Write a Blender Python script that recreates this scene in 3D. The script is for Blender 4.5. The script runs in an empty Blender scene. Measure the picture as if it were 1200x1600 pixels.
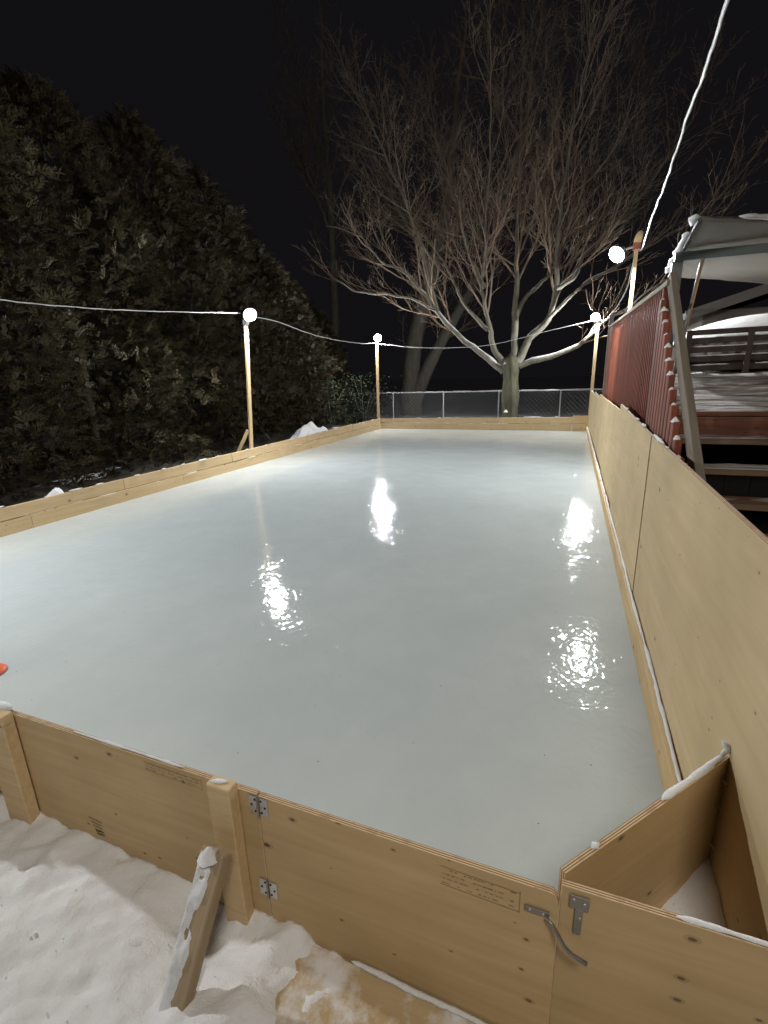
import bpy, math, random
from mathutils import Vector, Matrix, noise, Quaternion

random.seed(11)
SC = bpy.context.scene
COL = SC.collection
V = Vector

# ------------------------------------------------------------------ camera
cam = bpy.data.cameras.new('camera')
cam.sensor_fit = 'HORIZONTAL'; cam.sensor_width = 36.0
cam.lens = 751.56 / 1200 * 36.0
cam.clip_start = 0.05; cam.clip_end = 500
cam_o = bpy.data.objects.new('camera', cam); COL.objects.link(cam_o)
_r = V((0.93377682, 0.35681747, -0.02724223)); _d = V((0.0718423, -0.26149524, -0.96252736)); _f = V((-0.3505703, 0.89682859, -0.26981279))
_m = Matrix.Identity(4)
for _i in range(3):
    _m[_i][0] = _r[_i]; _m[_i][1] = -_d[_i]; _m[_i][2] = -_f[_i]
_m[0][3], _m[1][3], _m[2][3] = 0.0, 0.0, 1.75
cam_o.matrix_world = _m
SC.camera = cam_o

# ------------------------------------------------------------------ night sky
W = bpy.data.worlds.new('World'); SC.world = W; W.use_nodes = True
wn = W.node_tree.nodes; wl = W.node_tree.links
bg = wn['Background']
bg.inputs['Color'].default_value = (0.0042, 0.0038, 0.0044, 1)
bg.inputs['Strength'].default_value = 1.0

# ------------------------------------------------------------------ exposure
SC.view_settings.view_transform = 'Standard'
SC.view_settings.look = 'None'
SC.view_settings.exposure = 0.42
SC.view_settings.gamma = 1.0
SC.render.engine = 'CYCLES'
SC.cycles.use_denoising = True
SC.cycles.max_bounces = 6
SC.cycles.diffuse_bounces = 4
SC.cycles.glossy_bounces = 3
SC.cycles.sample_clamp_indirect = 6.0
SC.cycles.use_light_tree = True
LAMP = 3000.0

# warm porch lamp of the house, behind and to the right of the viewer
pl = bpy.data.lights.new('porch_light', 'POINT'); pl.energy = 370; pl.color = (1.0, 0.93, 0.83); pl.shadow_soft_size = 0.5
plo = bpy.data.objects.new('porch_light', pl); plo.location = (1.05, -1.5, 5.2); COL.objects.link(plo)

# ------------------------------------------------------------------ helpers
def tag(o, label=None, cat=None, group=None, kind=None):
    if label: o['label'] = label
    if cat: o['category'] = cat
    if group: o['group'] = group
    if kind: o['kind'] = kind
    return o

def empty(name, loc, label, cat, group=None, rz=0):
    o = bpy.data.objects.new(name, None); COL.objects.link(o)
    o.location = loc; o.rotation_euler = (0, 0, rz); o.empty_display_size = 0.1
    return tag(o, label, cat, group)

def put(name, mesh, parent=None, loc=None, world=False):
    o = bpy.data.objects.new(name, mesh); COL.objects.link(o)
    if parent is not None:
        o.parent = parent
        if world:   # mesh vertices are in world space
            inv = Matrix.Identity(4)
            p = parent
            chain = []
            while p is not None:
                chain.append(p); p = p.parent
            mw = Matrix.Identity(4)
            for q in reversed(chain): mw = mw @ q.matrix_parent_inverse @ q.matrix_basis
            o.matrix_parent_inverse = mw.inverted()
    if loc is not None: o.location = loc
    return o

class MB:
    def __init__(s): s.v = []; s.f = []; s.m = []
    def quad(s, pts, mi=0):
        n = len(s.v); s.v += [tuple(p) for p in pts]; s.f.append(tuple(range(n, n + len(pts)))); s.m.append(mi)
    def chamfer(s, a, b, c=0.003, M=None, mi=0, top=None, edge=None):
        """box from corner a to b with chamfered edges; `edge` = material index of all but the two y faces"""
        x0, y0, z0 = a; x1, y1, z1 = b
        X = (x0, x1); Y = (y0, y1); Z = (z0, z1)
        n = len(s.v); idx = {}
        for i in (0, 1):
            for j in (0, 1):
                for k in (0, 1):
                    sx = c if i == 0 else -c; sy = c if j == 0 else -c; sz = c if k == 0 else -c
                    for ax in range(3):
                        p = [X[i] + sx, Y[j] + sy, Z[k] + sz]
                        p[ax] = (X[i], Y[j], Z[k])[ax]
                        if top is not None and k == 1: p[2] += top(p[0])
                        p = V(p)
                        if M is not None: p = M @ p
                        idx[(i, j, k, ax)] = len(s.v); s.v.append(tuple(p))
        def F(l, m): s.f.append(tuple(idx[t] for t in l)); s.m.append(m)
        for i in (0, 1):
            o = [(0, 0), (1, 0), (1, 1), (0, 1)]
            if i == 0: o = o[::-1]
            e = mi if edge is None else edge
            F([(i, p, q, 0) for p, q in o], e)
            F([(q, i, p, 1) for p, q in o], mi)
            F([(p, q, i, 2) for p, q in o], e)
        e = mi if edge is None else edge
        for j in (0, 1):
            for k in (0, 1):
                l = [(0, j, k, 1), (1, j, k, 1), (1, j, k, 2), (0, j, k, 2)]
                F(l if (j + k) % 2 == 0 else l[::-1], e)
                l = [(j, 0, k, 2), (j, 1, k, 2), (j, 1, k, 0), (j, 0, k, 0)]
                F(l if (j + k) % 2 == 0 else l[::-1], e)
                l = [(j, k, 0, 0), (j, k, 1, 0), (j, k, 1, 1), (j, k, 0, 1)]
                F(l if (j + k) % 2 == 0 else l[::-1], e)
        for i in (0, 1):
            for j in (0, 1):
                for k in (0, 1):
                    l = [(i, j, k, 0), (i, j, k, 1), (i, j, k, 2)]
                    F(l if (i + j + k) % 2 == 1 else l[::-1], e)
    def tube(s, pts, rad, sides=8, mi=0, cap=True, squash=None):
        pts = [V(p) for p in pts]
        if not hasattr(rad, '__len__'): rad = [rad] * len(pts)
        n0 = len(s.v); up = None
        for i, p in enumerate(pts):
            d = (pts[min(i + 1, len(pts) - 1)] - pts[max(i - 1, 0)])
            if d.length < 1e-9: d = V((0, 0, 1))
            d.normalize()
            if up is None:
                a = V((0, 0, 1)) if abs(d.z) < 0.9 else V((1, 0, 0))
                u = d.cross(a).normalized()
            else:
                u = (up - d * up.dot(d))
                u = u.normalized() if u.length > 1e-6 else d.orthogonal().normalized()
            up = u; w = d.cross(u)
            for k in range(sides):
                t = 2 * math.pi * k / sides
                o = (u * math.cos(t) + w * math.sin(t)) * rad[i]
                if squash: o = V((o.x, o.y, o.z * squash))
                s.v.append(tuple(p + o))
        for i in range(len(pts) - 1):
            for k in range(sides):
                a = n0 + i * sides + k; b = n0 + i * sides + (k + 1) % sides
                s.f.append((a, b, b + sides, a + sides)); s.m.append(mi)
        if cap:
            s.f.append(tuple(n0 + k for k in range(sides))[::-1]); s.m.append(mi)
            e = n0 + (len(pts) - 1) * sides
            s.f.append(tuple(e + k for k in range(sides))); s.m.append(mi)
    def lathe(s, prof, M, seg=20, mi=0):
        """profile [(r, z)] about local z, placed by matrix M"""
        n0 = len(s.v)
        for r, z in prof:
            for k in range(seg):
                t = 2 * math.pi * k / seg
                s.v.append(tuple(M @ V((r * math.cos(t), r * math.sin(t), z))))
        for i in range(len(prof) - 1):
            for k in range(seg):
                a = n0 + i * seg + k; b = n0 + i * seg + (k + 1) % seg
                s.f.append((a, b, b + seg, a + seg)); s.m.append(mi)
    def mesh(s, name, mats, smooth=False):
        me = bpy.data.meshes.new(name)
        me.from_pydata(s.v, [], s.f)
        for m in (mats if isinstance(mats, (list, tuple)) else [mats]): me.materials.append(m)
        if any(s.m): me.polygons.foreach_set('material_index', s.m)
        if smooth: me.polygons.foreach_set('use_smooth', [True] * len(s.f))
        me.update(); return me
    def build(s, name, mats, parent=None, smooth=False, world=True):
        return put(name, s.mesh(name, mats, smooth), parent, world=world)

def nz(x, y, z=0.0, sc=1.0, oct=3):
    return noise.fractal(V((x * sc, y * sc, z * sc)), 0.8, 2.1, oct)

# ------------------------------------------------------------------ materials
def mat(name):
    m = bpy.data.materials.new(name); m.use_nodes = True
    nt = m.node_tree; b = nt.nodes['Principled BSDF']
    return m, nt, b
def N(nt, t, **kw):
    n = nt.nodes.new(t)
    for k, v in kw.items():
        if k == 'op': n.operation = v
        elif k == 'ins':
            for a, c in v.items(): n.inputs[a].default_value = c
        else: setattr(n, k, v)
    return n
def ramp(nt, fac, stops):
    r = nt.nodes.new('ShaderNodeValToRGB'); cr = r.color_ramp
    while len(cr.elements) < len(stops): cr.elements.new(0.5)
    for e, (p, c) in zip(cr.elements, stops):
        e.position = p; e.color = (*c, 1) if len(c) == 3 else c
    nt.links.new(fac, r.inputs[0]); return r.outputs[0]
def mix(nt, fac, a, b, mode='MIX'):
    m = nt.nodes.new('ShaderNodeMix'); m.data_type = 'RGBA'; m.blend_type = mode
    for sck, val in ((m.inputs[0], fac), (m.inputs[6], a), (m.inputs[7], b)):
        if isinstance(val, bpy.types.NodeSocket): nt.links.new(val, sck)
        elif isinstance(val, (int, float)): sck.default_value = val
        else: sck.default_value = (*val, 1)
    return m.outputs[2]
def math_(nt, op, a, b=None, c=None):
    m = nt.nodes.new('ShaderNodeMath'); m.operation = op
    for i, val in enumerate((a, b, c)):
        if val is None: continue
        if isinstance(val, bpy.types.NodeSocket): nt.links.new(val, m.inputs[i])
        else: m.inputs[i].default_value = val
    return m.outputs[0]
def coords(nt, scale=(1, 1, 1), kind='Object'):
    t = nt.nodes.new('ShaderNodeTexCoord'); mp = nt.nodes.new('ShaderNodeMapping')
    mp.inputs['Scale'].default_value = scale
    nt.links.new(t.outputs[kind], mp.inputs[0]); return mp.outputs[0]
def tex_noise(nt, vec, scale, detail=4, rough=0.55, dist=0.0):
    n = nt.nodes.new('ShaderNodeTexNoise'); n.inputs['Scale'].default_value = scale
    n.inputs['Detail'].default_value = detail; n.inputs['Roughness'].default_value = rough; n.inputs['Distortion'].default_value = dist
    nt.links.new(vec, n.inputs['Vector']); return n.outputs['Fac']
def bump(nt, b, h, strength=0.3, dist=0.01):
    n = nt.nodes.new('ShaderNodeBump'); n.inputs['Strength'].default_value = strength; n.inputs['Distance'].default_value = dist
    nt.links.new(h, n.inputs['Height']); nt.links.new(n.outputs[0], b.inputs['Normal']); return n
def obj_offset(nt, scale):
    """object coordinates shifted per object so that no two boards share a grain"""
    t = nt.nodes.new('ShaderNodeTexCoord'); oi = nt.nodes.new('ShaderNodeObjectInfo')
    cx = nt.nodes.new('ShaderNodeCombineXYZ')
    k = math_(nt, 'MULTIPLY', oi.outputs['Random'], 37.0)
    for i in range(3): nt.links.new(k, cx.inputs[i])
    ad = nt.nodes.new('ShaderNodeVectorMath'); ad.operation = 'ADD'
    nt.links.new(t.outputs['Object'], ad.inputs[0]); nt.links.new(cx.outputs[0], ad.inputs[1])
    mp = nt.nodes.new('ShaderNodeMapping'); mp.inputs['Scale'].default_value = scale
    nt.links.new(ad.outputs[0], mp.inputs[0]); return ad.outputs[0], mp.outputs[0], oi.outputs['Random']

def wood(name, dark, light, knot, grain=(1.2, 30, 30), knot_scale=3.0, knot_r=0.045, rough=0.7, scuff=0.25, var=0.12, kmin=0.60):
    m, nt, b = mat(name)
    raw, vec, rnd = obj_offset(nt, grain)
    g = tex_noise(nt, vec, 1.0, 6, 0.6, 0.6)
    g2 = tex_noise(nt, raw, 1.7, 3)
    col = ramp(nt, g, [(0.3, dark), (0.7, light)])
    # broad tone drift over a sheet
    col = mix(nt, math_(nt, 'MULTIPLY', ramp(nt, g2, [(0.38, (0, 0, 0)), (0.72, (1, 1, 1))]), scuff), col, tuple(c * 0.66 for c in dark))
    # knots: a flat pattern over length and height
    sp = nt.nodes.new('ShaderNodeSeparateXYZ'); nt.links.new(raw, sp.inputs[0])
    cb = nt.nodes.new('ShaderNodeCombineXYZ')
    nt.links.new(math_(nt, 'MULTIPLY', sp.outputs[0], 0.62), cb.inputs[0]); nt.links.new(sp.outputs[2], cb.inputs[1])
    for sc_, r_, st_ in ((knot_scale, knot_r, 0.9), (knot_scale * 2.7, knot_r * 1.1, 0.75)):
        vo = nt.nodes.new('ShaderNodeTexVoronoi'); vo.voronoi_dimensions = '2D'; vo.inputs['Scale'].default_value = sc_
        nt.links.new(cb.outputs[0], vo.inputs['Vector'])
        dsp = math_(nt, 'ADD', vo.outputs['Distance'], math_(nt, 'MULTIPLY', math_(nt, 'SUBTRACT', g2, 0.5), 0.02))
        spc = nt.nodes.new('ShaderNodeSeparateColor'); nt.links.new(vo.outputs['Color'], spc.inputs[0])
        lim = math_(nt, 'MULTIPLY', math_(nt, 'SUBTRACT', spc.outputs[0], kmin), r_ * 2.1)
        k = math_(nt, 'MULTIPLY', math_(nt, 'LESS_THAN', dsp, lim), st_)
        col = mix(nt, k, col, knot)
        ring = math_(nt, 'MULTIPLY', math_(nt, 'LESS_THAN', dsp, math_(nt, 'MULTIPLY', lim, 2.0)), 0.22)
        col = mix(nt, ring, col, knot)
    hv = nt.nodes.new('ShaderNodeHueSaturation'); nt.links.new(col, hv.inputs['Color'])
    nt.links.new(math_(nt, 'ADD', math_(nt, 'MULTIPLY', rnd, var), 1.0 - var / 2), hv.inputs['Value'])
    nt.links.new(hv.outputs[0], b.inputs['Base Color'])
    b.inputs['Roughness'].default_value = rough
    b.inputs['Specular IOR Level'].default_value = 0.3
    bump(nt, b, g, 0.25, 0.002)
    return m

PLY = wood('plywood', (0.57, 0.395, 0.195), (0.68, 0.50, 0.275), (0.085, 0.045, 0.022), grain=(1.5, 22, 22), knot_scale=3.4, knot_r=0.05, scuff=0.42, kmin=0.52)
PLYW = wood('wall_plywood', (0.60, 0.455, 0.25), (0.69, 0.54, 0.32), (0.12, 0.07, 0.035), grain=(1.2, 14, 14), knot_scale=3.9, knot_r=0.05, scuff=0.38, kmin=0.66)
LUM = wood('spruce_lumber', (0.58, 0.41, 0.22), (0.70, 0.53, 0.31), (0.16, 0.07, 0.03), grain=(1.5, 42, 42), knot_scale=4.2, knot_r=0.06, scuff=0.2)
GREYW = wood('weathered_wood', (0.17, 0.14, 0.105), (0.28, 0.235, 0.18), (0.07, 0.05, 0.035), grain=(1.5, 40, 40), scuff=0.4)
REDW = wood('red_stained_wood', (0.165, 0.043, 0.024), (0.27, 0.078, 0.042), (0.07, 0.02, 0.014), grain=(30, 30, 1.2), scuff=0.35, rough=0.55, var=0.35)
REDH = wood('worn_red_wood', (0.16, 0.065, 0.042), (0.29, 0.125, 0.08), (0.06, 0.03, 0.02), grain=(1.2, 30, 30), scuff=0.5, rough=0.7, var=0.3)

def ply_edge():
    m, nt, b = mat('plywood_edge')
    raw, vec, rnd = obj_offset(nt, (1, 1, 1))
    t = nt.nodes.new('ShaderNodeTexCoord'); sp = nt.nodes.new('ShaderNodeSeparateXYZ'); nt.links.new(t.outputs['Object'], sp.inputs[0])
    n1 = tex_noise(nt, vec, 9, 4)
    y = math_(nt, 'ADD', sp.outputs[1], math_(nt, 'MULTIPLY', math_(nt, 'SUBTRACT', n1, 0.5), 0.0016))
    w = math_(nt, 'SINE', math_(nt, 'MULTIPLY', y, 2 * math.pi / 0.0062))
    s = ramp(nt, math_(nt, 'ADD', math_(nt, 'MULTIPLY', w, 0.5), 0.5), [(0.25, (0.22, 0.12, 0.06)), (0.6, (0.68, 0.50, 0.29))])
    n2 = tex_noise(nt, vec, 26, 3)
    c = mix(nt, math_(nt, 'MULTIPLY', ramp(nt, n2, [(0.52, (0, 0, 0)), (0.62, (1, 1, 1))]), 0.45), s, (0.30, 0.17, 0.10))
    nt.links.new(c, b.inputs['Base Color']); b.inputs['Roughness'].default_value = 0.8
    bump(nt, b, w, 0.3, 0.001)
    return m
EDGE = ply_edge()

def snow_mat(name, dirt=0.12, tint=(0.80, 0.81, 0.82)):
    m, nt, b = mat(name)
    v = coords(nt)
    n1 = tex_noise(nt, v, 3.2, 6, 0.6); n2 = tex_noise(nt, v, 150, 5, 0.7); n3 = tex_noise(nt, v, 14, 5, 0.62)
    c = mix(nt, math_(nt, 'MULTIPLY', ramp(nt, n1, [(0.5, (0, 0, 0)), (0.75, (1, 1, 1))]), dirt), tint, (0.52, 0.49, 0.44))
    nt.links.new(c, b.inputs['Base Color']); b.inputs['Roughness'].default_value = 0.75
    b.inputs['Specular IOR Level'].default_value = 0.25
    b.inputs['Subsurface Weight'].default_value = 0.0
    h = math_(nt, 'ADD', math_(nt, 'MULTIPLY', n2, 0.30), n3)
    bump(nt, b, h, 0.8, 0.014)
    return m
SNOW = snow_mat('snow'); 
GSNOW = snow_mat('trodden_snow', 0.25, (0.85, 0.855, 0.86))

def ice_mat():
    m, nt, b = mat('rink_ice')
    v = coords(nt)
    n1 = tex_noise(nt, v, 0.35, 5, 0.6); n2 = tex_noise(nt, v, 2.3, 5, 0.6)
    c = ramp(nt, math_(nt, 'ADD', math_(nt, 'MULTIPLY', n1, 0.7), math_(nt, 'MULTIPLY', n2, 0.3)), [(0.31, (0.43, 0.475, 0.48)), (0.50, (0.485, 0.53, 0.53)), (0.68, (0.55, 0.59, 0.585))])
    # frozen-in specks
    vo = nt.nodes.new('ShaderNodeTexVoronoi'); vo.voronoi_dimensions = '2D'; vo.inputs['Scale'].default_value = 5.0
    nt.links.new(v, vo.inputs['Vector'])
    spc = nt.nodes.new('ShaderNodeSeparateColor'); nt.links.new(vo.outputs['Color'], spc.inputs[0])
    k = math_(nt, 'LESS_THAN', vo.outputs['Distance'], math_(nt, 'MULTIPLY', math_(nt, 'SUBTRACT', spc.outputs[0], 0.75), 0.08))
    c = mix(nt, math_(nt, 'MULTIPLY', k, 0.75), c, (0.06, 0.05, 0.045))
    nt.links.new(c, b.inputs['Base Color'])
    b.inputs['IOR'].default_value = 1.31; b.inputs['Specular IOR Level'].default_value = 0.4
    nr = tex_noise(nt, v, 1.1, 4)
    nt.links.new(ramp(nt, nr, [(0.35, (0.03,) * 3), (0.7, (0.07,) * 3)]), b.inputs['Roughness'])
    # skin of refrozen water: fine orange peel in patches, low swells and ridges
    vm = coords(nt, (1, 0.7, 1))
    f1 = tex_noise(nt, vm, 19, 2, 0.45, 0.9); f2 = tex_noise(nt, v, 7, 3, 0.5, 0.4); f3 = tex_noise(nt, v, 0.9, 3)
    patch = ramp(nt, tex_noise(nt, v, 2.4, 4, 0.65), [(0.40, (0.35,) * 3), (0.62, (1.0,) * 3)])
    h = math_(nt, 'ADD', math_(nt, 'MULTIPLY', math_(nt, 'MULTIPLY', f1, patch), 0.0042), math_(nt, 'MULTIPLY', f2, 0.0005))
    h = math_(nt, 'ADD', h, math_(nt, 'MULTIPLY', f3, 0.0015))
    bump(nt, b, h, 1.0, 1.0)
    return m
ICE = ice_mat()

def plain(name, col, rough=0.6, metal=0.0, noise_amt=0.25, scale=12):
    m, nt, b = mat(name)
    v = coords(nt); n = tex_noise(nt, v, scale, 4)
    c = mix(nt, math_(nt, 'MULTIPLY', n, noise_amt), col, tuple(x * 0.45 for x in col))
    nt.links.new(c, b.inputs['Base Color']); b.inputs['Roughness'].default_value = rough; b.inputs['Metallic'].default_value = metal
    bump(nt, b, n, 0.15, 0.002)
    return m
STEEL = plain('galvanised_steel', (0.62, 0.62, 0.60), 0.38, 0.9, 0.4, 40)
DSTEEL = plain('dull_zinc', (0.33, 0.31, 0.28), 0.45, 0.8, 0.5, 40)
HOLE = plain('dark_hole', (0.02, 0.018, 0.016), 0.8)
WHITE = plain('white_plastic', (0.75, 0.75, 0.74), 0.4, 0, 0.1)
SHADE = plain('lamp_shade_grey', (0.22, 0.22, 0.22), 0.55, 0, 0.1)
CORD = plain('frosted_cord', (0.72, 0.72, 0.72), 0.6, 0, 0.25, 30)
REDBOX = plain('red_plastic', (0.42, 0.10, 0.06), 0.45)
INK = plain('black_ink', (0.05, 0.04, 0.03), 0.8)
FADED = plain('faded_stamp', (0.30, 0.215, 0.12), 0.8)
BLUE = plain('blue_plastic', (0.08, 0.16, 0.28), 0.5)
GFRAME = plain('powder_coated_frame', (0.10, 0.12, 0.12), 0.45, 0.3)
FABRIC = plain('canopy_fabric', (0.23, 0.22, 0.19), 0.9, 0, 0.3, 3)
ORANGE = plain('orange_plastic', (0.85, 0.14, 0.04), 0.45)
DARKW = plain('dark_slat', (0.055, 0.034, 0.026), 0.6)
ROOF = plain('dark_shingle', (0.15, 0.14, 0.105), 0.9, 0, 0.5, 6)
SIDING = plain('grey_siding', (0.24, 0.22, 0.20), 0.8)
FENCEM = plain('fence_galvanised', (0.60, 0.61, 0.62), 0.55, 0.1, 0.2, 20)

def emit(name, col, strength):
    m, nt, b = mat(name)
    b.inputs['Base Color'].default_value = (0.8, 0.8, 0.8, 1)
    b.inputs['Emission Color'].default_value = (*col, 1); b.inputs['Emission Strength'].default_value = strength
    return m
BULB = emit('lit_lamp_glass', (0.97, 0.99, 1.0), LAMP)

def bark(name, a, b_, sc=9):
    m, nt, b = mat(name)
    v = coords(nt, (1, 1, 0.35)); n = tex_noise(nt, v, sc, 6, 0.65); n2 = tex_noise(nt, v, 2.2, 3)
    c = ramp(nt, n, [(0.3, a), (0.7, b_)])
    c = mix(nt, math_(nt, 'MULTIPLY', ramp(nt, n2, [(0.45, (0, 0, 0)), (0.65, (1, 1, 1))]), 0.35), c, (0.20, 0.22, 0.13))
    nt.links.new(c, b.inputs['Base Color']); b.inputs['Roughness'].default_value = 0.9
    bump(nt, b, n, 0.6, 0.02); return m
BARK = bark('maple_bark', (0.14, 0.125, 0.10), (0.29, 0.26, 0.21))
TRUNK = bark('maple_trunk_bark', (0.045, 0.042, 0.028), (0.115, 0.105, 0.07), 14)
TWIG = bark('maple_twig', (0.20, 0.135, 0.10), (0.31, 0.215, 0.16), 4)
BARK2 = bark('dark_bark', (0.13, 0.12, 0.105), (0.24, 0.215, 0.19))

def leaf(name, cols):
    m, nt, b = mat(name)
    g = nt.nodes.new('ShaderNodeNewGeometry')
    v = coords(nt); n = tex_noise(nt, v, 1.1, 3)
    f = math_(nt, 'ADD', math_(nt, 'MULTIPLY', g.outputs['Random Per Island'], 0.6), math_(nt, 'MULTIPLY', n, 0.4))
    nt.links.new(ramp(nt, f, [(0.15, cols[0]), (0.5, cols[1]), (0.85, cols[2])]), b.inputs['Base Color'])
    b.inputs['Roughness'].default_value = 0.7; b.inputs['Specular IOR Level'].default_value = 0.2
    return m
CEDAR = leaf('cedar_foliage', [(0.037, 0.030, 0.014), (0.042, 0.034, 0.016), (0.047, 0.037, 0.018)])
SHRUB = leaf('shrub_leaf', [(0.02, 0.032, 0.015), (0.03, 0.045, 0.02), (0.05, 0.065, 0.032)])

# ------------------------------------------------------------------ ground and ice
RX0, RX1, RY0, RY1 = -6.435, 0.54, 0.96, 16.08
def ridge(x, y):
    # shovel and boot furrows running from lower left to upper right
    u = x * 0.80 + y * 0.60; w = -x * 0.60 + y * 0.80
    a = noise.fractal(V((u * 1.5, w * 6.5, 3.1)), 0.7, 2.1, 4)
    b = noise.fractal(V((u * 7, w * 13, 8.1)), 0.7, 2.0, 3)
    c = noise.fractal(V((u * 26, w * 34, 5.1)), 0.8, 2.0, 3)
    e = noise.fractal(V((u * 3.5, w * 11, 1.7)), 0.9, 2.0, 2)
    return a * 0.012 - max(0.0, e - 0.15) * 0.022 + b * 0.0065 + c * 0.0042
def sheet_z(x): return 0.012 - 0.050 * (x + 0.82)
def ground_z(x, y):
    far = max(0.0, max(abs(x) - 14, y - 26, -y - 6))
    if RX0 < x < RX1 and RY0 < y < RY1: return -0.09
    if y <= RY0 and -12 < x < 0.62 and y > -4:
        z = 0.012 + ridge(x, y) + 0.012 * nz(x, y, 1, 9)
        e = max(0.0, 1 - (RY0 - y) / 0.45)
        hump = 0.03 + 0.035 * nz(x, 0.3, 5, 2.3)
        z += e * e * hump
        # hollow in front of the hinge post
        h = math.exp(-(((x + 1.04) / 0.12) ** 2 + ((y - 0.86) / 0.10) ** 2)); z -= 0.07 * h
        z += 0.030 * math.exp(-((x + 0.80) / 0.13) ** 2)
        # the plywood sheet before the gate lies in a trodden flat
        k = min(1.0, max(0.0, (x + 0.765 + 0.14 * nz(x, y, 2, 7) - 0.45 * max(0.0, 0.68 - y)) / 0.12))
        zs = sheet_z(x) - 0.008 + 0.030 * nz(x, y, 9, 6, 5) + 0.05 * max(0.0, 0.62 - y)
        if y > 0.84: zs -= 0.02 * min(1, (y - 0.84) / 0.05)
        return z * (1 - k) + zs * k
    if x < RX0: return 0.06 + 0.10 * nz(x, y, 0, 0.9) + 0.05 * nz(x, y, 4, 3)
    if x > RX1 and y < RY1: return -0.06 + 0.05 * nz(x, y, 0, 1.5)
    return 0.05 + 0.08 * nz(x, y, 0, 0.7) + 0.05 * nz(x, y, 2, 2.2)
def lines(parts):
    out = []
    for a, b, n in parts:
        for i in range(n): out.append(a + (b - a) * i / n)
    out.append(parts[-1][1]); return out
gx = lines([(-160, -40, 8), (-40, -14, 10), (-14, -6.45, 26), (-6.45, -6.43, 1), (-6.43, -2.6, 22), (-2.6, 0.539, 190), (0.539, 0.56, 1), (0.56, 6, 16), (6, 40, 10), (40, 160, 8)])
gy = lines([(-80, -12, 8), (-12, -0.6, 14), (-0.6, 0.30, 30), (0.30, 0.955, 52), (0.955, 0.965, 1), (0.965, 16.07, 50), (16.07, 16.09, 1), (16.09, 24, 30), (24, 60, 12), (60, 220, 8)])
g = MB()
for y in gy:
    for x in gx: g.v.append((x, y, ground_z(x, y)))
nx = len(gx)
for j in range(len(gy) - 1):
    for i in range(nx - 1):
        a = j * nx + i; g.f.append((a, a + 1, a + 1 + nx, a + nx)); g.m.append(0)
tag(g.build('snow_ground', GSNOW, smooth=True), kind='structure')

SOIL = plain('cedar_litter_soil', (0.035, 0.028, 0.018), 0.95, 0, 0.6, 9)
def sheet(name, x0, x1, y0, y1, nxx, nyy, zf, m):
    b = MB()
    for j in range(nyy + 1):
        for i in range(nxx + 1):
            x = x0 + (x1 - x0) * i / nxx; y = y0 + (y1 - y0) * j / nyy; b.v.append((x, y, zf(x, y)))
    for j in range(nyy):
        for i in range(nxx):
            a = j * (nxx + 1) + i; b.f.append((a, a + 1, a + nxx + 2, a + nxx + 1)); b.m.append(0)
    return tag(b.build(name, m, smooth=True), kind='structure')
sheet('hedge_soil', -13, -6.50, -3, 18.5, 50, 120, lambda x, y: 0.13 + 0.05 * nz(x, y, 7, 1.1) + 0.07 * nz(x, y, 5, 4), SOIL)
sheet('deck_shade_soil', 0.60, 5.0, 2.2, 12.5, 20, 40, lambda x, y: 0.02 + 0.03 * nz(x, y, 7, 1.1), SOIL)  # bare soil added under the deck so the stair gaps read dark
ice = MB()
NXI, NYI = 34, 74
for j in range(NYI + 1):
    for i in range(NXI + 1):
        x = -6.39 + (0.53 + 6.39) * i / NXI; y = 0.972 + (16.05 - 0.972) * j / NYI
        ice.v.append((x, y, 0.003 * nz(x, y, 0, 0.5)))
for j in range(NYI):
    for i in range(NXI):
        a = j * (NXI + 1) + i; ice.f.append((a, a + 1, a + NXI + 2, a + NXI + 1)); ice.m.append(0)
tag(ice.build('ice', ICE, smooth=True), kind='structure')

# ------------------------------------------------------------------ boards
def board(name, p0, p1, z0, z1, th, parent, m=LUM, edge=None, c=0.003, z1b=None, side=1, sag=0.0):
    """upright board from p0 to p1; its thickness lies to the left (side=1) or right (-1) of the direction p0->p1"""
    d = V((p1[0] - p0[0], p1[1] - p0[1])); L = d.length
    top = None
    if z1b is not None: top = lambda x: (z1b - z1) * x / L
    b = MB()
    mats = [m] if edge is None else [m, edge]
    b.chamfer((0, 0 if side > 0 else -th, 0), (L, th if side > 0 else 0, z1 - z0), c, top=top, edge=None if edge is None else 1)
    me = b.mesh(name, mats)
    o = put(name, me, parent)
    o.location = (p0[0], p0[1], z0); o.rotation_euler = (0, 0, math.atan2(d.y, d.x))
    if parent is not None: o.location = V(o.location) - V(parent.location)
    return o

def beam(name, a, b, w, h, parent, m, c=0.003, roll=0.0):
    """bar from a to b (world), w = horizontal size, h = the other"""
    a = V(a); b = V(b); d = b - a; L = d.length
    q = d.to_track_quat('X', 'Z')
    mb = MB(); mb.chamfer((0, -w / 2, -h / 2), (L, w / 2, h / 2), c)
    o = put(name, mb.mesh(name, m), parent)
    o.rotation_mode = 'QUATERNION'; o.rotation_quaternion = q @ Quaternion((1, 0, 0), roll)
    o.location = a if parent is None else a - V(parent.location)
    return o

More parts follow.
